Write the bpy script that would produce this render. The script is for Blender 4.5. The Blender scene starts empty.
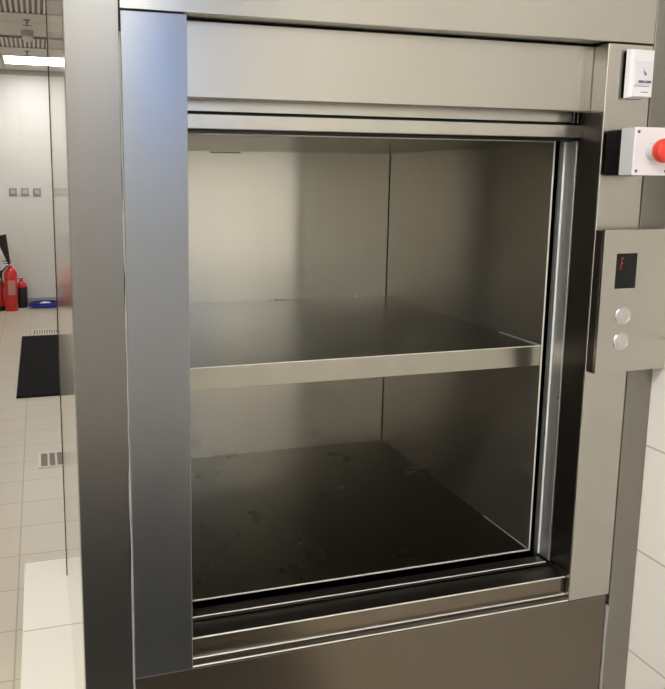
import bpy, bmesh, math, random
from mathutils import Vector, Matrix
random.seed(7)
scene = bpy.context.scene
C = scene.collection
FZ = -0.80          # floor height
CZ = 2.12           # ceiling height
WR = 0.9075         # right wall plane
WL = -3.6
YF = 8.87           # far wall plane
YR = -4.6           # wall behind the viewer

# ------------------------------------------------------------------ materials
def new_mat(name):
    m = bpy.data.materials.new(name); m.use_nodes = True
    nt = m.node_tree; b = nt.nodes['Principled BSDF']
    return m, nt, b

def simple(name, col, rough=.5, metal=0., spec=.5, noise=.0, emit=None, estr=0., coat=0.):
    m, nt, b = new_mat(name)
    b.inputs['Base Color'].default_value = (*col, 1)
    b.inputs['Roughness'].default_value = rough
    b.inputs['Metallic'].default_value = metal
    b.inputs['Specular IOR Level'].default_value = spec
    b.inputs['Coat Weight'].default_value = coat
    if noise:
        tc = nt.nodes.new('ShaderNodeTexCoord'); n = nt.nodes.new('ShaderNodeTexNoise')
        n.inputs['Scale'].default_value = 14; n.inputs['Detail'].default_value = 5
        nt.links.new(tc.outputs['Object'], n.inputs['Vector'])
        mx = nt.nodes.new('ShaderNodeMix'); mx.data_type = 'RGBA'
        mx.inputs['A'].default_value = (*[c*(1-noise) for c in col], 1)
        mx.inputs['B'].default_value = (*[min(1, c*(1+noise)) for c in col], 1)
        nt.links.new(n.outputs['Fac'], mx.inputs['Factor']); nt.links.new(mx.outputs['Result'], b.inputs['Base Color'])
    if emit:
        b.inputs['Emission Color'].default_value = (*emit, 1); b.inputs['Emission Strength'].default_value = estr
    return m

def steel(name, col=(.53, .515, .475), rough=.26, streak=(6, 6, 260), var=.03, metal=1., stain=0., aniso=.7, arot=.25, bump=.0, stain_scale=6):
    """brushed stainless steel: fine streaks in colour, roughness and bump, optional greasy stains"""
    m, nt, b = new_mat(name)
    N = nt.nodes.new; L = nt.links.new
    b.inputs['Metallic'].default_value = metal
    tc = N('ShaderNodeTexCoord')
    mp = N('ShaderNodeMapping'); mp.inputs['Scale'].default_value = streak
    L(tc.outputs['Object'], mp.inputs['Vector'])
    n = N('ShaderNodeTexNoise'); n.inputs['Scale'].default_value = 1; n.inputs['Detail'].default_value = 3
    L(mp.outputs['Vector'], n.inputs['Vector'])
    mx = N('ShaderNodeMix'); mx.data_type = 'RGBA'
    mx.inputs['A'].default_value = (*[c*(1-var) for c in col], 1); mx.inputs['B'].default_value = (*[min(1, c*(1+var)) for c in col], 1)
    L(n.outputs['Fac'], mx.inputs['Factor'])
    big = N('ShaderNodeTexNoise'); big.inputs['Scale'].default_value = stain_scale; big.inputs['Detail'].default_value = 2.5
    big.inputs['Roughness'].default_value = .6
    L(tc.outputs['Object'], big.inputs['Vector'])
    rr = N('ShaderNodeMapRange'); rr.inputs['From Min'].default_value = .35; rr.inputs['From Max'].default_value = .7
    rr.inputs['To Min'].default_value = rough*.97; rr.inputs['To Max'].default_value = rough*1.04
    L(big.outputs['Fac'], rr.inputs['Value']); b.inputs['Roughness'].default_value = rough
    if stain: L(rr.outputs['Result'], b.inputs['Roughness'])
    out = mx.outputs['Result']
    if stain:
        cr = N('ShaderNodeMapRange'); cr.inputs['From Min'].default_value = .45; cr.inputs['From Max'].default_value = .75
        cr.inputs['To Min'].default_value = 0; cr.inputs['To Max'].default_value = stain
        L(big.outputs['Fac'], cr.inputs['Value'])
        m2 = N('ShaderNodeMix'); m2.data_type = 'RGBA'; m2.inputs['B'].default_value = (.12, .10, .07, 1)
        L(cr.outputs['Result'], m2.inputs['Factor']); L(out, m2.inputs['A']); out = m2.outputs['Result']
    L(out, b.inputs['Base Color'])
    if bump:
     bp = N('ShaderNodeBump'); bp.inputs['Strength'].default_value = bump; bp.inputs['Distance'].default_value = .001
     L(n.outputs['Fac'], bp.inputs['Height']); L(bp.outputs['Normal'], b.inputs['Normal'])
    if aniso:
        t = N('ShaderNodeTangent'); t.direction_type = 'UV_MAP'; t.uv_map = 'UVMap'
        L(t.outputs['Tangent'], b.inputs['Tangent'])
        b.inputs['Anisotropic'].default_value = aniso; b.inputs['Anisotropic Rotation'].default_value = arot
    return m

def tiles(name, col, grout, w, h, ox, oy, axes, mortar=.003, rough=.3, var=.02, bumpy=.15, noise=.03):
    """tile grid laid in object space; axes picks the two coordinates of the surface"""
    m, nt, b = new_mat(name); N = nt.nodes.new; L = nt.links.new
    tc = N('ShaderNodeTexCoord'); sp = N('ShaderNodeSeparateXYZ'); L(tc.outputs['Object'], sp.inputs[0])
    cb = N('ShaderNodeCombineXYZ')
    for k, (a, o) in enumerate(zip(axes, (ox, oy))):
        ad = N('ShaderNodeMath'); ad.operation = 'SUBTRACT'; ad.inputs[1].default_value = o - 100*(w if k == 0 else h)
        L(sp.outputs[a], ad.inputs[0]); L(ad.outputs[0], cb.inputs[k])
    br = N('ShaderNodeTexBrick'); br.offset = 0; br.squash = 1
    br.inputs['Scale'].default_value = 1; br.inputs['Brick Width'].default_value = w; br.inputs['Row Height'].default_value = h
    br.inputs['Mortar Size'].default_value = mortar; br.inputs['Mortar Smooth'].default_value = .2; br.inputs['Bias'].default_value = 0
    br.inputs['Color1'].default_value = (*[c*(1-var) for c in col], 1); br.inputs['Color2'].default_value = (*[c*(1+var) for c in col], 1)
    br.inputs['Mortar'].default_value = (*grout, 1)
    L(cb.outputs[0], br.inputs['Vector'])
    n = N('ShaderNodeTexNoise'); n.inputs['Scale'].default_value = 3; n.inputs['Detail'].default_value = 6
    L(tc.outputs['Object'], n.inputs['Vector'])
    mr = N('ShaderNodeMapRange'); mr.inputs['To Min'].default_value = 1-noise; mr.inputs['To Max'].default_value = 1+noise
    L(n.outputs['Fac'], mr.inputs['Value'])
    vm = N('ShaderNodeVectorMath'); vm.operation = 'MULTIPLY'
    L(br.outputs['Color'], vm.inputs[0]); L(mr.outputs['Result'], vm.inputs[1])
    L(vm.outputs[0], b.inputs['Base Color'])
    b.inputs['Roughness'].default_value = rough
    bp = N('ShaderNodeBump'); bp.inputs['Strength'].default_value = bumpy; bp.inputs['Distance'].default_value = .002; bp.invert = True
    L(br.outputs['Fac'], bp.inputs['Height']); L(bp.outputs['Normal'], b.inputs['Normal'])
    return m

M = {}
M['steel'] = steel('brushed_steel')
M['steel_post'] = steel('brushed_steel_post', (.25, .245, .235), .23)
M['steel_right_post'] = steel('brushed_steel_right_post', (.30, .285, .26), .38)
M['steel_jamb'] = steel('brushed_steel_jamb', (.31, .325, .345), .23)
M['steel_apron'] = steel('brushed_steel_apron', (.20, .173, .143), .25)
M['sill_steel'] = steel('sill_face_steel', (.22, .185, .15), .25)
M['steel_mirror'] = steel('polished_steel', (.80, .77, .70), .10, var=.03, metal=.78, aniso=0, bump=.004)
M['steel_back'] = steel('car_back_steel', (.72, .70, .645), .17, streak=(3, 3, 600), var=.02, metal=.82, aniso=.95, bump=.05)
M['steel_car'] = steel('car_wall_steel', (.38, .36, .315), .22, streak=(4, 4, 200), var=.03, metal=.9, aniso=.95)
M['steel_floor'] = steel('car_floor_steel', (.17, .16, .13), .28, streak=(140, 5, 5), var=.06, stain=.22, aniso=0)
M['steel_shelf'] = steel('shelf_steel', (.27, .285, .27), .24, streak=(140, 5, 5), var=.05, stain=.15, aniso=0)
M['steel_lip'] = steel('shelf_front_steel', (.45, .43, .38), .26, stain=.10, stain_scale=25)
M['edge_glint'] = simple('folded_edge_glint', (.85, .82, .76), .45, .45)  # pale tone stands in for ceiling light caught on the folded edges
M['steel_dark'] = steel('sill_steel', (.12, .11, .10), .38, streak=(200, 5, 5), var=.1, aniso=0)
M['galv'] = steel('galvanised_steel', (.84, .93, .97), .42, streak=(230, 230, 6), var=.38, aniso=0, bump=.3)
M['galv_edge'] = simple('rail_edge', (.85, .87, .87), .4, .4)
M['rail_grey'] = steel('rail_grey', (.17, .18, .19), .4, aniso=0)
M['black'] = simple('black_gap', (.008, .008, .008), .7)
M['sealant'] = simple('grey_sealant', (.30, .295, .285), .5, noise=.3)
M['blackplastic'] = simple('black_plastic', (.004, .004, .004), .5, spec=.2)
M['white_plastic'] = simple('white_plastic', (.88, .86, .91), .35)
M['grey_plastic'] = simple('pale_grey_plastic', (.62, .62, .65), .45)
M['key_plastic'] = simple('key_plastic', (.80, .79, .86), .3)
M['purple'] = simple('label_purple', (.10, .09, .22), .5)
M['icon'] = simple('icon_grey', (.16, .16, .17), .5)
M['red_plastic'] = simple('red_plastic', (.78, .055, .03), .38)
M['display'] = simple('display_glass', (.01, .01, .01), .15, spec=.25)
M['led'] = simple('red_led', (.3, .02, .03), .4, emit=(1, .10, .12), estr=.07)
M['chrome'] = simple('chrome_ring', (.80, .79, .79), .22, 1)
M['button'] = steel('button_face', (.66, .64, .65), .38, aniso=0)
M['ext_red'] = simple('extinguisher_red', (.62, .012, .012), .28, coat=.4)
M['ext_black'] = simple('extinguisher_black', (.012, .011, .011), .4)
M['ext_label'] = simple('extinguisher_label', (.50, .24, .21), .5)
M['blue'] = simple('blue_hose', (.02, .025, .30), .35)
M['white_paint'] = simple('white_paint', (.80, .80, .78), .4)
M['rubber'] = simple('mat_rubber', (.005, .006, .008), .8, spec=.15)
M['switch'] = simple('switch_metal', (.34, .34, .33), .4, .3)
M['switch_key'] = simple('switch_key', (.52, .52, .50), .4)
M['grille_white'] = simple('grille_white', (.72, .70, .65), .5)
M['grille_dark'] = simple('grille_dark', (.24, .215, .185), .7)
M['lamp'] = simple('lamp_diffuser', (.9, .9, .88), .5, emit=(1, .975, .93), estr=9)
M['lamp_frame'] = simple('lamp_frame', (.75, .74, .71), .4)
M['det_plastic'] = simple('detector_plastic', (.42, .39, .35), .5)
M['brass'] = simple('sprinkler_metal', (.25, .23, .20), .35, .8)
M['ledge_tile'] = tiles('ledge_tile', (.80, .78, .73), (.50, .47, .42), 10, .4, 5, .90, (0, 1), rough=.25)
M['wall_tile'] = tiles('white_wall_tile', (.84, .82, .78), (.55, .52, .47), 10, .2185, 4.9, .05, (1, 2), mortar=.0022, rough=.22)
M['wall_tile_far'] = tiles('white_wall_tile_far', (.71, .705, .685), (.65, .645, .625), .40, .2185, 0, .05, (0, 2), mortar=.003, rough=.35)
M['floor_tile'] = tiles('beige_floor_tile', (.60, .545, .455), (.42, .37, .30), .2805, .2805, -.352, 1.172, (0, 1), mortar=.0035, rough=.34)
M['ceiling'] = tiles('ceiling_panel', (.68, .65, .60), (.36, .34, .31), .6, .6, -.55, 7.7, (0, 1), mortar=.006, rough=.7)
M['skirting'] = simple('grey_skirting', (.42, .40, .37), .4)
M['added_window_frame'] = simple('added_window_paint', (.6, .6, .6), .4)
m, nt, b = new_mat('added_window_glass'); b.inputs['Base Color'].default_value = (.9, .95, 1, 1); b.inputs['Roughness'].default_value = .02
b.inputs['Transmission Weight'].default_value = 1; b.inputs['IOR'].default_value = 1.05; M['glass'] = m

# ------------------------------------------------------------------ mesh helpers
def add_box(bm, x0, x1, y0, y1, z0, z1, bev=0., seg=1):
    r = bmesh.ops.create_cube(bm, size=1)
    vs = r['verts']
    for v in vs:
        v.co = Vector((x0 + (v.co.x+.5)*(x1-x0), y0 + (v.co.y+.5)*(y1-y0), z0 + (v.co.z+.5)*(z1-z0)))
    if bev:
        es = list({e for v in vs for e in v.link_edges})
        bmesh.ops.bevel(bm, geom=es, offset=bev, segments=seg, profile=.5, affect='EDGES')

def frame_for(d):
    d = Vector(d).normalized(); a = Vector((0, 0, 1)) if abs(d.z) < .9 else Vector((1, 0, 0))
    u = d.cross(a).normalized(); return u, d.cross(u).normalized(), d

def add_lathe(bm, base, d, prof, n=32, cap=True):
    """prof: list of (distance along axis, radius)"""
    u, w, d = frame_for(d); base = Vector(base); rings = []
    for t, r in prof:
        rings.append([bm.verts.new(base + d*t + (u*math.cos(2*math.pi*k/n) + w*math.sin(2*math.pi*k/n))*max(r, 1e-5)) for k in range(n)])
    for a, b_ in zip(rings, rings[1:]):
        for k in range(n):
            bm.faces.new((a[k], a[(k+1) % n], b_[(k+1) % n], b_[k]))
    if cap:
        bm.faces.new(rings[0][::-1]); bm.faces.new(rings[-1])

def add_tube(bm, pts, r, n=10):
    pts = [Vector(p) for p in pts]; rings = []
    for i, p in enumerate(pts):
        d = (pts[min(i+1, len(pts)-1)] - pts[max(i-1, 0)])
        u, w, _ = frame_for(d)
        rr = r[i] if isinstance(r, (list, tuple)) else r
        rings.append([bm.verts.new(p + (u*math.cos(2*math.pi*k/n) + w*math.sin(2*math.pi*k/n))*rr) for k in range(n)])
    for a, b_ in zip(rings, rings[1:]):
        for k in range(n):
            bm.faces.new((a[k], a[(k+1) % n], b_[(k+1) % n], b_[k]))
    bm.faces.new(rings[0][::-1]); bm.faces.new(rings[-1])

def add_poly_y(bm, pts, y0, y1):
    """extrude an (x,z) outline between two y values"""
    a = [bm.verts.new((x, y0, z)) for x, z in pts]; b_ = [bm.verts.new((x, y1, z)) for x, z in pts]
    n = len(pts)
    bm.faces.new(a); bm.faces.new(b_[::-1])
    for k in range(n): bm.faces.new((a[k], b_[k], b_[(k+1) % n], a[(k+1) % n]))

ORG = {}
def finish(name, bm, mat, parent=None, smooth=False, origin=None):
    bmesh.ops.recalc_face_normals(bm, faces=bm.faces[:])
    uvl = bm.loops.layers.uv.new('UVMap')
    for f in bm.faces:
        n = f.normal; ax = max(range(3), key=lambda k: abs(n[k]))
        for lp in f.loops:
            co = lp.vert.co
            lp[uvl].uv = (co.x, co.z) if ax == 1 else ((co.y, co.z) if ax == 0 else (co.x, co.y))
    off = ORG[parent.name] if parent else Vector(origin or (0, 0, 0))
    bmesh.ops.translate(bm, verts=bm.verts[:], vec=-off)
    me = bpy.data.meshes.new(name); bm.to_mesh(me); bm.free()
    if smooth:
        for p in me.polygons: p.use_smooth = True
        try: me.set_sharp_from_angle(angle=math.radians(38))
        except Exception: pass
    me.materials.append(M[mat])
    o = bpy.data.objects.new(name, me); C.objects.link(o)
    if parent: o.parent = parent; ORG[o.name] = off
    else: o.location = off; ORG[o.name] = off
    return o

def box(name, mat, parent, *a, bev=0., seg=1, **k):
    bm = bmesh.new(); add_box(bm, *a, bev=bev, seg=seg); return finish(name, bm, mat, parent, **k)

def tag(o, label, cat, group=None, kind=None):
    o['label'] = label; o['category'] = cat
    if group: o['group'] = group
    if kind: o['kind'] = kind
    return o

def thing(name, loc, label, cat, group=None):
    o = bpy.data.objects.new(name, None); C.objects.link(o); o.location = loc; o.empty_display_size = .05
    ORG[o.name] = Vector(loc)
    return tag(o, label, cat, group)

def struct(name, mat, *a, bev=0.):
    o = box(name, mat, None, *a, bev=bev); o['kind'] = 'structure'; return o

def copy_thing(o, loc, label):
    def cp(x, par):
        c = x.copy(); C.objects.link(c)
        if par: c.parent = par
        for ch in list(x.children): cp(ch, c)
        return c
    r = cp(o, None); r.location = loc; r['label'] = label; ORG[r.name] = Vector(loc)
    return r

# ------------------------------------------------------------------ the room
struct('floor', 'floor_tile', WL, WR, YR, YF, FZ-.1, FZ)
struct('ceiling', 'ceiling', WL, WR, YR, YF, CZ, CZ+.1)
struct('wall_right', 'wall_tile', WR, WR+.12, YR, YF, FZ, CZ)
struct('wall_left', 'wall_tile', WL-.12, WL, YR, YF, FZ, CZ)
struct('wall_far', 'wall_tile_far', WL, WR, YF, YF+.12, FZ, CZ)
# wall behind the viewer; window added high at its right end for blue reflections
wx0, wx1, wz0, wz1 = .52, .87, 1.25, 2.0
bm = bmesh.new()
add_box(bm, WL, wx0, YR-.12, YR, FZ, CZ); add_box(bm, wx1, WR, YR-.12, YR, FZ, CZ)
add_box(bm, wx0, wx1, YR-.12, YR, FZ, wz0); add_box(bm, wx0, wx1, YR-.12, YR, wz1, CZ)
w = finish('wall_rear', bm, 'wall_tile_far'); w['kind'] = 'structure'
bm = bmesh.new()
for a in ((wx0, wx0+.03, wz0, wz1), (wx1-.03, wx1, wz0, wz1), (wx0, wx1, wz0, wz0+.03), (wx0, wx1, wz1-.03, wz1)):
    add_box(bm, a[0], a[1], YR-.09, YR-.04, a[2], a[3])
added_win = finish('window_added', bm, 'added_window_frame'); added_win['kind'] = 'structure'
box('pane', 'glass', added_win, wx0+.03, wx1-.03, YR-.068, YR-.062, wz0+.03, wz1-.03)
struct('baseboard_far', 'skirting', WL, WR, YF-.012, YF, FZ, FZ+.085)
struct('trim_1', 'skirting', WL, WR, YF-.02, YF, CZ-.06, CZ)
# white tiled ledge alongside the lift
box('trim_2', 'ledge_tile', None, -.308, -.1720, .046, 1.308, FZ, -.4715, bev=.003)['kind'] = 'structure'

# ------------------------------------------------------------------ the dumbwaiter
dw = thing('dumbwaiter', (.365, 0, FZ), 'stainless steel dumbwaiter front and shaft casing with open hatch, against the white tiled wall', 'dumbwaiter')
def part(name, mat, *a, parent=dw, bev=.0008, seg=1, **k): return box(name, mat, parent, *a, bev=bev, seg=seg, **k)
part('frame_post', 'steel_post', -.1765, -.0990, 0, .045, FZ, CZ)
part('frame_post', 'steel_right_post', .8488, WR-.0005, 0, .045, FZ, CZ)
part('top_panel', 'steel', -.0972, .8472, 0, .056, 1.0225, CZ)
sp_ = part('side_panel', 'steel_mirror', -.1762, -.1735, .046, 1.1826, -.4712, CZ, bev=0)
part('side_panel', 'steel_post', WR-.006, WR-.003, .046, 1.1826, FZ, CZ, bev=0)
part('edge_strip', 'black', -.1782, -.1735, 1.1770, 1.1850, -.4712, CZ, bev=.0005, parent=sp_)
part('rear_panel', 'steel_post', -.1730, WR-.007, 1.1796, 1.1826, FZ, CZ, bev=0)
part('backing_frame', 'black', -.1020, -.0940, .004, .044, FZ, CZ, bev=0)
part('backing_frame', 'black', .8420, .8530, .004, .044, FZ, CZ, bev=0)
part('backing_frame', 'black', -.09, .84, .058, .064, .93, 1.03, bev=0)
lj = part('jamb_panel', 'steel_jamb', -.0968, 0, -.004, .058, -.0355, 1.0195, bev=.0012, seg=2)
rj = part('jamb_panel', 'steel', .7500, .8455, -.0012, .058, -.0355, 1.0195, bev=.0022, seg=3)
part('jamb_shade', 'steel_dark', .7486, .7498, .0010, .0585, .0215, .9020, bev=0, parent=rj)  # dark strip painted on: the jamb return mirroring the dark hatch interior
part('header_panel', 'steel', .0005, .7495, .035, .056, .9045, 1.0190, bev=.001)
part('header_flange', 'steel_dark', .0005, .7495, .0335, .0345, .9030, .9060, bev=0)
# sliding door, both leaves raised: only their bottom edges show
d1 = part('door_leaf', 'steel', .0005, .733, .061, .070, .8865, 1.6, bev=.001)
part('guide_bracket', 'rail_grey', .7355, .7390, .060, .066, .8860, .96, parent=dw)
part('guide_bracket', 'rail_grey', .7440, .7475, .060, .066, .8860, .96, parent=dw)
d2 = part('door_leaf', 'steel', .0005, .7490, .0500, .0575, .8590, .8820, bev=.001)
part('rubber_seal', 'blackplastic', .001, .727, .0615, .0750, .8838, .8862, bev=0, parent=d1)
part('rubber_seal', 'blackplastic', .001, .748, .0510, .1040, .8555, .8588, bev=0, parent=d2)
# sill
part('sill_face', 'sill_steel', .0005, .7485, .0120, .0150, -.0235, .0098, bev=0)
part('sill_edge', 'edge_glint', .0005, .7485, .0105, .0132, .0090, .0112, bev=.0006)
part('sill_plate', 'steel_dark', .0005, .7495, .0152, .0585, .0050, .0100, bev=0)
part('sill_lip', 'edge_glint', .0005, .7495, -.0008, .0028, -.0350, -.0330, bev=.0006)
part('sill_lip', 'edge_glint', .0005, .7495, .0080, .0118, -.0262, -.0245, bev=.0006)
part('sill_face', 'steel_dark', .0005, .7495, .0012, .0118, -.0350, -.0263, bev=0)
part('sill_edge', 'edge_glint', .0005, .7400, .0600, .0620, .0168, .0188, bev=.0006)
part('sill_plate', 'steel_dark', .0005, .7400, .0602, .0880, .0120, .0167, bev=0)
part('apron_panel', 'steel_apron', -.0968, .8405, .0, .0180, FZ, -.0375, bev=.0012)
# guide rails at each side of the hatch
for s, X in ((1, .75), (-1, 0.)):
    g = part('guide_rail', 'galv', *sorted((X-s*.002, X+s*.004)), .0620, .0935, .018, .854, bev=.0005)
    part('rail_flange', 'galv_edge', *sorted((X-s*.0042, X+s*.004)), .0936, .0962, .018, .854, bev=.0005, parent=g)
    part('door_post', 'rail_grey', *sorted((X-s*.0085, X+s*.004)), .0966, .1035, .012, .870, bev=.0005)
    part('rail_backing', 'black', *sorted((X+s*.004, X+s*.010)), .0590, .1040, -.02, 1.0, bev=0)
# blobs of grey sealant along the seams
def bead(x, y, z0, z1, r, mat='sealant', step=.03):
    bm = bmesh.new(); z = z0; pts = []; rs = []
    while z <= z1:
        pts.append((x + random.uniform(-.0006, .0006), y, z)); rs.append(r*random.uniform(.6, 1.35)); z += step
    add_tube(bm, pts, rs, 6); return finish('sealant_bead', bm, mat, dw, smooth=True)
bead(-.0978, -.0008, -.12, 1.02, .0017)
bead(.8447, -.0004, -.60, -.04, .0034)
# screws by the guide rail
bm = bmesh.new(); add_lathe(bm, (.7478, .066, .36), (-1, 0, 0), [(0, .003), (.0012, .0026), (.0018, .001)], 12)
finish('rail_screw', bm, 'brass', dw, smooth=True)

# ------------------------------------------------------------------ lift car
cx0, cx1, cy0, cy1, cz0, cz1 = -.030, .7335, .109, .8127, .021, .855
car = thing('lift_car', (.36, .46, cz0-.02), 'stainless steel lift car with one shelf inside the open hatch', 'lift car')
def cp(name, mat, *a, bev=.0, seg=1, parent=car): return box(name, mat, parent, *a, bev=bev, seg=seg)
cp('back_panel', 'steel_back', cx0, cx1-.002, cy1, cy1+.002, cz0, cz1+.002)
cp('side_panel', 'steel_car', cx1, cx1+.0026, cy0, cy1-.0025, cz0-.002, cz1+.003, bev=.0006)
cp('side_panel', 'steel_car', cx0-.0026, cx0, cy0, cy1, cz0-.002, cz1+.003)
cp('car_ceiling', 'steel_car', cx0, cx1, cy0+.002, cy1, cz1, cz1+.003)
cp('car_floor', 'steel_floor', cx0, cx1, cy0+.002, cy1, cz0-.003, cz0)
cp('front_edge', 'edge_glint', cx0, cx1, cy0-.0005, cy0+.0018, cz0-.0026, cz0+.0004, bev=.0005)
cp('front_edge', 'edge_glint', cx0, cx1, cy0-.0005, cy0+.0018, cz1-.0008, cz1+.002, bev=.0005)
cp('front_edge', 'edge_glint', cx1+.0002, cx1+.0034, cy0-.0012, cy0-.0001, cz0-.002, cz1+.003, bev=.0003)
cp('outer_shell', 'black', cx0-.006, cx1+.0065, cy1+.003, cy1+.006, cz0-.006, cz1+.006)
cp('outer_shell', 'black', cx1+.0036, cx1+.0060, cy0+.004, cy1+.003, cz0-.006, cz1+.006)
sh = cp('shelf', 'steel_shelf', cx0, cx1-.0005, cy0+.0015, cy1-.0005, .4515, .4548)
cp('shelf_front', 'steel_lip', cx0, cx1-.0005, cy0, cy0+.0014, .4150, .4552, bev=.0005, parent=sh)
cp('shelf_edge', 'edge_glint', cx0, cx1-.0005, cy0-.0004, cy0+.0022, .4546, .4562, bev=.0004, parent=sh)
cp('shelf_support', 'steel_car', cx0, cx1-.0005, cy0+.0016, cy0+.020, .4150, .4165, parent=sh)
# sealant crumbs along the seams
for x in [.385+.012*k for k in range(7)] + [.645, .66, .728]:
    bm = bmesh.new()
    bmesh.ops.create_icosphere(bm, subdivisions=1, radius=random.uniform(.0012, .003), matrix=Matrix.Translation((x+random.uniform(-.004, .004), cy1-.001, .4555)))
    finish('sealant_crumb', bm, 'sealant', sh, smooth=True)
bm = bmesh.new()
add_tube(bm, [(cx1-.0005, y, .4558) for y in [.112+.02*k for k in range(8)]], [random.uniform(.0006, .0016) for k in range(8)], 6)
finish('sealant_bead', bm, 'sealant', sh, smooth=True)
bm = bmesh.new()
add_tube(bm, [(cx1-.0005, y, cz0+.0008) for y in [.112+.02*k for k in range(9)]], [random.uniform(.0007, .0014) for k in range(9)], 6)
finish('sealant_bead', bm, 'sealant', car, smooth=True)
cp('slot', 'black', .217, .298, cy1-.003, cy1-.0002, cz1-.0042, cz1-.0022)

# ------------------------------------------------------------------ call panel
pl = thing('call_panel', (.825, -.004, .56), 'brushed steel call panel with dark display and two round buttons, right of the hatch', 'control panel')
box('back_box', 'steel_dark', pl, .7500, .9000, -.0200, -.0040, .4290, .6920, bev=.0008)
box('faceplate', 'steel', pl, .7480, .9060, -.0285, -.0202, .4310, .6945, bev=.0012, seg=2)
dsp = box('display', 'display', pl, .7770, .8215, -.0294, -.0283, .5875, .6515, bev=.0003)
bm = bmesh.new()       # lit red seven-segment figure
for a in ((.7870, .7885, .634, .644), (.7855, .7870, .622, .632), (.7870, .7920, .6425, .6440), (.7862, .7910, .6325, .6338)):
    add_box(bm, a[0], a[1], -.0297, -.0293, a[2], a[3])
finish('lit_segments', bm, 'led', dsp)
for z in (.5370, .4890):
    bm = bmesh.new()
    add_lathe(bm, (.800, -.0283, z), (0, -1, 0), [(0, .0165), (.0012, .0165), (.0020, .0158), (.0020, .0142), (.0010, .0136)], 40)
    bt = finish('button', bm, 'chrome', pl, smooth=True)
    bm = bmesh.new()
    add_lathe(bm, (.800, -.0292, z), (0, -1, 0), [(0, .0134), (.0008, .0134), (.0012, .0126)], 40)
    fc = finish('button_face', bm, 'button', bt, smooth=True)
    s = 1 if z > .5 else -1
    bm = bmesh.new(); add_poly_y(bm, [(.7955, z-s*.0025), (.8045, z-s*.0025), (.800, z+s*.004)], -.0308, -.0302)
    finish('arrow_mark', bm, 'grey_plastic', bt)

# ------------------------------------------------------------------ emergency stop
es = thing('emergency_stop', (.79, -.004, .83), 'white and black emergency stop box with red mushroom button, above the call panel', 'emergency stop')
box('back_shell', 'blackplastic', es, .7560, .8300, -.0400, -.0040, .7900, .8695, bev=.003, seg=2)
box('cover_rim', 'grey_plastic', es, .7555, .8305, -.0700, -.0402, .7905, .8705, bev=.0015, seg=2)
cv = box('cover', 'white_plastic', es, .7550, .8310, -.0735, -.0702, .7900, .8712, bev=.0015, seg=2)
for x in (.7620, .8240):
    for z in (.7975, .8635):
        bm = bmesh.new(); add_lathe(bm, (x, -.0734, z), (0, -1, 0), [(0, .0028), (.0006, .0028), (.0009, .0022)], 16)
        finish('cover_screw', bm, 'rail_grey', cv, smooth=True)
bm = bmesh.new(); add_lathe(bm, (.7935, -.0734, .8310), (0, -1, 0), [(0, .0155), (.004, .0150), (.009, .0125), (.014, .0120)], 40)
finish('collar', bm, 'grey_plastic', es, smooth=True)
bm = bmesh.new(); add_lathe(bm, (.7935, -.0860, .8310), (0, -1, 0), [(0, .0120), (.003, .0165), (.008, .0198), (.014, .0205), (.020, .0195), (.024, .0150), (.0255, .0070), (.0258, .001)], 48)
finish('mushroom_button', bm, 'red_plastic', es, smooth=True)

# ------------------------------------------------------------------ doorbell push
db = thing('doorbell_push', (.8078, -.004, .97), 'small white doorbell push button at the top of the right jamb', 'doorbell')
box('back_plate', 'blackplastic', db, .7872, .8308, -.0070, -.0040, .9270, 1.0075, bev=.0005)
bm = bmesh.new()
X0, X1, Z0, Z1 = .7832, .8323, .9255, 1.0095
a = [bm.verts.new(p) for p in ((X0, -.0072, Z0), (X1, -.0072, Z0), (X1, -.0072, Z1), (X0, -.0072, Z1))]
b1 = [bm.verts.new(p) for p in ((X0+.0010, -.0160, Z0+.0010), (X1-.0010, -.0160, Z0+.0010), (X1-.0010, -.0160, Z1-.0010), (X0+.0010, -.0160, Z1-.0010))]
c = [bm.verts.new(p) for p in ((X0+.0060, -.0210, Z0+.0025), (X1-.0020, -.0210, Z0+.0025), (X1-.0020, -.0210, Z1-.0025), (X0+.0060, -.0210, Z1-.0025))]
for r0, r1 in ((a, b1), (b1, c)):
    for k in range(4): bm.faces.new((r0[k], r0[(k+1) % 4], r1[(k+1) % 4], r1[k]))
bm.faces.new(a[::-1]); bm.faces.new(c)
body = finish('casing', bm, 'white_plastic', db)
key = box('push_key', 'key_plastic', db, .7928, .8268, -.0228, -.0208, .9490, .9880, bev=.0007)
box('label_bar', 'purple', key, .7988, .8258, -.0232, -.0227, .9515, .9552)
box('label_text', 'grey_plastic', key, .8088, .8158, -.0234, -.0231, .9528, .9538)
box('key_groove', 'purple', db, .7913, .8243, -.0214, -.0208, .9452, .9462)
box('label_text', 'icon', db, .8068, .8223, -.0213, -.0208, .9350, .9364)
bm = bmesh.new()     # little ringing-hand symbol on the key
add_poly_y(bm, [(.8083, .9715), (.8098, .9725), (.8123, .9690), (.8143, .9680), (.8148, .9650), (.8123, .9635), (.8103, .9660)], -.0232, -.0227)
add_poly_y(bm, [(.8078, .9765), (.8084, .9765), (.8088, .9735), (.8082, .9735)], -.0232, -.0227)
finish('bell_symbol', bm, 'icon', key)

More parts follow.
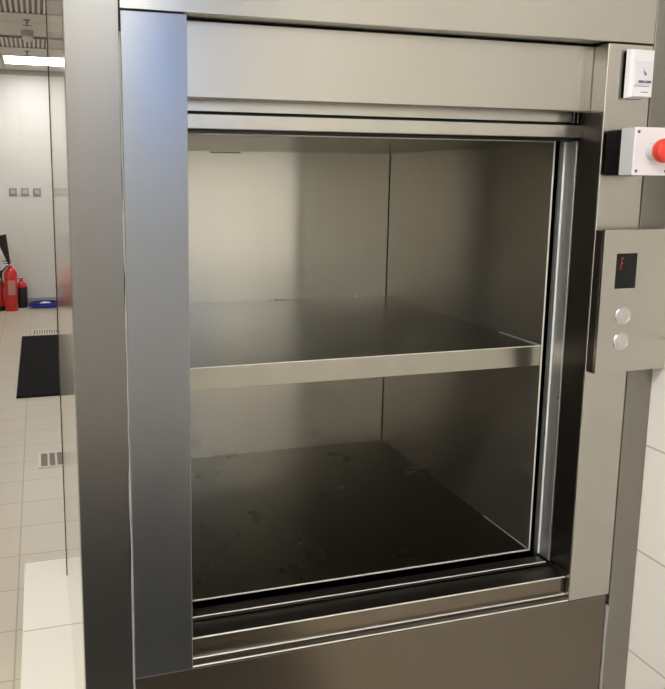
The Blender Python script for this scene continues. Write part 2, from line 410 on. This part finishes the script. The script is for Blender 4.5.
# ------------------------------------------------------------------ ceiling fittings
lp0 = thing('ceiling_light', (-.23, 8.0, CZ), 'bright square ceiling light nearest the far wall', 'ceiling light', 'square ceiling lights')
bm = bmesh.new()
for a in ((-.53, .07, 7.70, 7.715), (-.53, .07, 8.285, 8.30), (-.53, -.515, 7.715, 8.285), (.055, .07, 7.715, 8.285)):
    add_box(bm, a[0], a[1], a[2], a[3], CZ-.012, CZ)
finish('frame', bm, 'lamp_frame', lp0)
box('diffuser', 'lamp', lp0, -.515, .055, 7.715, 8.285, CZ-.008, CZ-.001)
for (x, y, t) in ((-1.8, 5.0, 'square ceiling light over the left side of the room, level with the nearer vent'),
                  (-1.8, 2.2, 'square ceiling light over the floor left of the lift'), 
                  (-2.6, -.9, 'square ceiling light in front of the lift, near the left wall'),
                  (-.6, -2.6, 'square ceiling light behind the viewer'), (.2, -3.9, 'unseen square ceiling light added by the rear wall to brighten the header panel'), (-1.4, -1.2, 'unseen square ceiling light added to the left in front of the lift for more light'), (-.35, -1.25, 'unseen square ceiling light added straight in front of the lift to brighten wall and sill'), (-2.4, -3.0, 'square ceiling light in the rear left corner')):  # the lamps labelled added are unseen, put in to brighten the lift area
    copy_thing(lp0, (x, y, CZ), t)

def vent(y0, y1, x0, x1, label):
    v = thing('ceiling_vent', ((x0+x1)/2, (y0+y1)/2, CZ), label, 'air vent', 'slatted ceiling vents')
    box('duct_backing', 'grille_dark', v, x0+.02, x1-.02, y0+.02, y1-.02, CZ-.004, CZ-.001)
    bm = bmesh.new()
    for a in ((x0, x1, y0, y0+.03), (x0, x1, y1-.03, y1), (x0, x0+.02, y0+.03, y1-.03), (x1-.02, x1, y0+.03, y1-.03)):
        add_box(bm, a[0], a[1], a[2], a[3], CZ-.016, CZ)
    finish('frame', bm, 'grille_dark', v)
    bm = bmesh.new(); x = x0+.035
    while x < x1-.03:
        add_box(bm, x, x+.020, y0+.03, y1-.03, CZ-.014, CZ-.005); x += .042
    finish('slats', bm, 'grille_white', v)
vent(6.55, 7.12, -.62, -.02, 'slatted square ceiling vent next to the bright ceiling light')
vent(4.90, 5.46, -.62, -.02, 'slatted square ceiling vent nearer the viewer, cut by the top of the photo')

sp0 = thing('sprinkler_head', (-.267, 7.40, CZ), 'small metal sprinkler head between the bright light and the vent', 'sprinkler', 'ceiling sprinklers')
bm = bmesh.new(); add_lathe(bm, (-.267, 7.40, CZ), (0, 0, -1), [(0, .03), (.006, .028), (.008, .010), (.03, .008), (.045, .006)], 20)
finish('stem', bm, 'brass', sp0, smooth=True)
bm = bmesh.new(); add_box(bm, -.302, -.232, 7.392, 7.408, CZ-.050, CZ-.045); add_box(bm, -.275, -.259, 7.365, 7.435, CZ-.050, CZ-.045)
finish('deflector', bm, 'brass', sp0)
copy_thing(sp0, (-.250, 5.78, CZ), 'small metal sprinkler head between the two vents, nearer than the round detector')
dt = thing('smoke_detector', (-.252, 6.28, CZ), 'round grey beige detector hanging from the ceiling between the vents', 'smoke detector')
bm = bmesh.new(); add_lathe(bm, (-.252, 6.28, CZ), (0, 0, -1), [(0, .055), (.03, .056), (.045, .050)], 28); finish('base', bm, 'det_plastic', dt, smooth=True)
bm = bmesh.new(); add_lathe(bm, (-.252, 6.28, CZ-.046), (0, 0, -1), [(0, .044), (.012, .050), (.030, .046), (.045, .030), (.050, .012)], 28); finish('dome', bm, 'grille_white', dt, smooth=True)

# ------------------------------------------------------------------ far wall switches
sw0 = thing('wall_switch', (-.513, YF-.001, .636), 'leftmost of the three grey square wall switches', 'wall switch', 'grey switches on the far wall')
box('plate', 'switch', sw0, -.561, -.465, YF-.012, YF-.001, .588, .684, bev=.003)
box('rocker', 'switch_key', sw0, -.540, -.486, YF-.018, YF-.0125, .609, .663, bev=.002)
copy_thing(sw0, (-.369, YF-.001, .636), 'middle one of the three grey square wall switches')
copy_thing(sw0, (-.223, YF-.001, .636), 'rightmost of the three grey square wall switches')

# ------------------------------------------------------------------ fire extinguishers
def shell(name, x, y, r, h, mat, parent):
    bm = bmesh.new()
    add_lathe(bm, (x, y, FZ), (0, 0, 1), [(0, r*.9), (.01, r), (h-r*.9, r), (h-r*.55, r*.9), (h-r*.2, r*.6), (h, r*.32), (h+.03, r*.3)], 32)
    return finish(name, bm, mat, parent, smooth=True)
e1 = thing('fire_extinguisher', (-.575, 8.45, FZ), 'tall red fire extinguisher with a black horn swung up', 'fire extinguisher', 'fire extinguishers on the floor')
shell('cylinder', -.575, 8.45, .078, .53, 'ext_red', e1)
bm = bmesh.new(); add_box(bm, -.595, -.555, 8.43, 8.47, FZ+.555, FZ+.60, bev=.004); finish('valve', bm, 'chrome', e1)
bm = bmesh.new(); add_box(bm, -.66, -.56, 8.440, 8.460, FZ+.605, FZ+.617, bev=.002); add_box(bm, -.65, -.56, 8.440, 8.460, FZ+.575, FZ+.585, bev=.002); finish('handle', bm, 'ext_black', e1)
bm = bmesh.new(); add_tube(bm, [(-.575, 8.43, FZ+.585), (-.572, 8.40, FZ+.590), (-.58, 8.385, FZ+.615), (-.60, 8.38, FZ+.68)], .014); finish('discharge_arm', bm, 'chrome', e1, smooth=True)
bm = bmesh.new()
d = Vector((-.655+.575, 0, .34)); add_lathe(bm, (-.578, 8.385, FZ+.575), d, [(0, .016), (.03, .020), (.36, .064), (.362, .060)], 24)
finish('horn', bm, 'ext_black', e1, smooth=True)
bm = bmesh.new(); add_lathe(bm, (-.575, 8.45, FZ+.20), (0, 0, 1), [(0, .0785), (.18, .0785)], 32, cap=False)
# keep only the facing quarter as a stuck-on label
for f in list(bm.faces):
    c = f.calc_center_median()
    if not (c.y < 8.39 and c.x > -.60): bmesh.ops.delete(bm, geom=[f], context='FACES')
finish('instruction_label', bm, 'ext_label', e1, smooth=True)
bm = bmesh.new(); add_tube(bm, [(-.60, 8.40, FZ+.56), (-.66, 8.38, FZ+.50), (-.675, 8.38, FZ+.40), (-.655, 8.39, FZ+.30)], .010); finish('hose', bm, 'ext_black', e1, smooth=True)

e2 = thing('fire_extinguisher', (-.455, 8.66, FZ), 'smaller black fire extinguisher with a red shoulder, right of the tall red one', 'fire extinguisher', 'fire extinguishers on the floor')
bm = bmesh.new(); add_lathe(bm, (-.455, 8.66, FZ), (0, 0, 1), [(0, .062), (.01, .068), (.25, .068), (.262, .066)], 28); finish('cylinder', bm, 'ext_black', e2, smooth=True)
bm = bmesh.new(); add_lathe(bm, (-.455, 8.66, FZ+.262), (0, 0, 1), [(0, .066), (.03, .058), (.055, .04), (.07, .022), (.095, .02)], 28); finish('shoulder', bm, 'ext_red', e2, smooth=True)
bm = bmesh.new(); add_box(bm, -.50, -.43, 8.65, 8.67, FZ+.358, FZ+.372, bev=.002); add_box(bm, -.47, -.44, 8.645, 8.675, FZ+.34, FZ+.357, bev=.002); finish('handle', bm, 'ext_red', e2)

e3 = thing('fire_extinguisher', (-.735, 8.50, FZ), 'short red fire extinguisher with a dark base at the left edge of the photo', 'fire extinguisher', 'fire extinguishers on the floor')
bm = bmesh.new(); add_lathe(bm, (-.735, 8.50, FZ), (0, 0, 1), [(0, .078), (.05, .08), (.055, .074)], 28); finish('base_ring', bm, 'ext_black', e3, smooth=True)
bm = bmesh.new(); add_lathe(bm, (-.735, 8.50, FZ+.052), (0, 0, 1), [(0, .07), (.01, .075), (.25, .075), (.30, .06), (.33, .03), (.35, .024)], 28); finish('cylinder', bm, 'ext_red', e3, smooth=True)
bm = bmesh.new(); add_box(bm, -.715, -.675, 8.485, 8.515, FZ+.40, FZ+.49, bev=.004); add_box(bm, -.76, -.69, 8.49, 8.51, FZ+.40, FZ+.425, bev=.003); finish('valve', bm, 'ext_black', e3)
bm = bmesh.new(); add_tube(bm, [(-.80, 8.84, FZ+.96), (-.70, 8.80, FZ+.80), (-.63, 8.74, FZ+.62), (-.575, 8.66, FZ+.2), (-.565, 8.64, FZ)], .012)
tag(finish('white_rod', bm, 'white_paint', smooth=True), 'thin pale rod leaning on the wall behind the fire extinguishers', 'rod')

hs = thing('coiled_hose', (-.175, 8.60, FZ), 'flat blue ring of coiled hose on the floor right of the fire extinguishers', 'hose')
bm = bmesh.new(); pts = []
for k in range(181):
    t = k/180*5*2*math.pi; r = .185 - .012*math.sin(t*.31); lay = (k/180*5)
    pts.append((-.175 + r*math.cos(t), 8.60 + r*math.sin(t)*.85, FZ + .013 + .0105*lay))
add_tube(bm, pts, .0125, 8); finish('coil', bm, 'blue', hs, smooth=True)
bm = bmesh.new(); add_lathe(bm, (-.175, 8.60, FZ+.001), (0, 0, 1), [(0, .08), (.035, .085), (.060, .06), (.068, .03)], 24); finish('fitting', bm, 'white_paint', hs, smooth=True)

# ------------------------------------------------------------------ mat and floor drains
mt = thing('rubber_mat', (-.16, 5.6, FZ), 'long black ribbed rubber mat on the beige floor', 'mat')
box('mat_base', 'rubber', mt, -.427, .10, 4.46, 6.73, FZ+.0005, FZ+.010, bev=.002)
bm = bmesh.new(); x = -.420
while x < .09:
    add_box(bm, x, x+.016, 4.47, 6.72, FZ+.010, FZ+.017, bev=.002); x += .034
finish('ribs', bm, 'rubber', mt)
added_mat = thing('rubber_mat', (-.25, -1.9, FZ), 'unseen black ribbed mat added in front of the lift to darken its steel reflections', 'mat')  # unseen mat added so the lower posts and apron reflect something dark
box('mat_base', 'rubber', added_mat, -.90, .60, -3.1, -.70, FZ+.0005, FZ+.010, bev=.002)
bm = bmesh.new(); x = -.890
while x < .57:
    add_box(bm, x, x+.016, -3.08, -.72, FZ+.010, FZ+.017, bev=.002); x += .034
finish('ribs', bm, 'rubber', added_mat)
def drain(x0, x1, y0, y1, label, n):
    g = thing('floor_drain', ((x0+x1)/2, (y0+y1)/2, FZ), label, 'drain', 'floor drains')
    bm = bmesh.new(); w = .016
    for a in ((x0, x1, y0, y0+w), (x0, x1, y1-w, y1), (x0, x0+w, y0+w, y1-w), (x1-w, x1, y0+w, y1-w)):
        add_box(bm, a[0], a[1], a[2], a[3], FZ+.0003, FZ+.006)
    finish('frame', bm, 'grille_white', g)
    box('sump', 'grille_dark', g, x0+w, x1-w, y0+w, y1-w, FZ+.0003, FZ+.002)
    bm = bmesh.new(); s = (x1-x0-2*w)/n
    for k in range(1, n): add_box(bm, x0+w+k*s-.006, x0+w+k*s+.006, y0+w, y1-w, FZ+.002, FZ+.0055)
    finish('bars', bm, 'grille_white', g)
drain(-.275, -.035, 3.01, 3.25, 'square floor drain with a pale frame in front of the mat', 5)
drain(-.33, .0, 6.84, 7.08, 'narrow floor drain beyond the far end of the mat', 12)

# ------------------------------------------------------------------ blue sky outside the added window
world = bpy.data.worlds.new('World'); scene.world = world; world.use_nodes = True
nt = world.node_tree; bg = nt.nodes['Background']
bg.inputs['Color'].default_value = (.09, .38, 1.0, 1); bg.inputs['Strength'].default_value = 1.55

# ------------------------------------------------------------------ camera
cam = bpy.data.cameras.new('camera'); co = bpy.data.objects.new('camera', cam); C.objects.link(co); scene.camera = co
px, py, pz = -0.22101, -1.14355, 0.77634
yaw, pitch, roll = -0.284508, -0.153758, 0.004616
f, cxp, cyp = 751.936, 258.748, 298.332
R_ = Vector((math.cos(yaw), math.sin(yaw), 0))
F_ = Vector((-math.sin(yaw)*math.cos(pitch), math.cos(yaw)*math.cos(pitch), math.sin(pitch)))
U_ = R_.cross(F_)
c, s = math.cos(roll), math.sin(roll)
Rr = c*R_ + s*U_; Ur = -s*R_ + c*U_
co.matrix_world = Matrix(((Rr.x, Ur.x, -F_.x, px), (Rr.y, Ur.y, -F_.y, py), (Rr.z, Ur.z, -F_.z, pz), (0, 0, 0, 1)))
W, H = 665, 689
cam.sensor_fit = 'VERTICAL'; cam.sensor_height = 24; cam.lens = f*24/H
# principal point off the crop's centre (shift is in units of the larger side)
cam.shift_x = -(cxp - W/2)/H; cam.shift_y = (cyp - H/2)/H
cam.clip_start = .01; cam.clip_end = 60

scene.view_settings.view_transform = 'Standard'; scene.view_settings.look = 'None'
scene.view_settings.gamma = 1; scene.view_settings.use_curve_mapping = False
scene.view_settings.exposure = 1.35
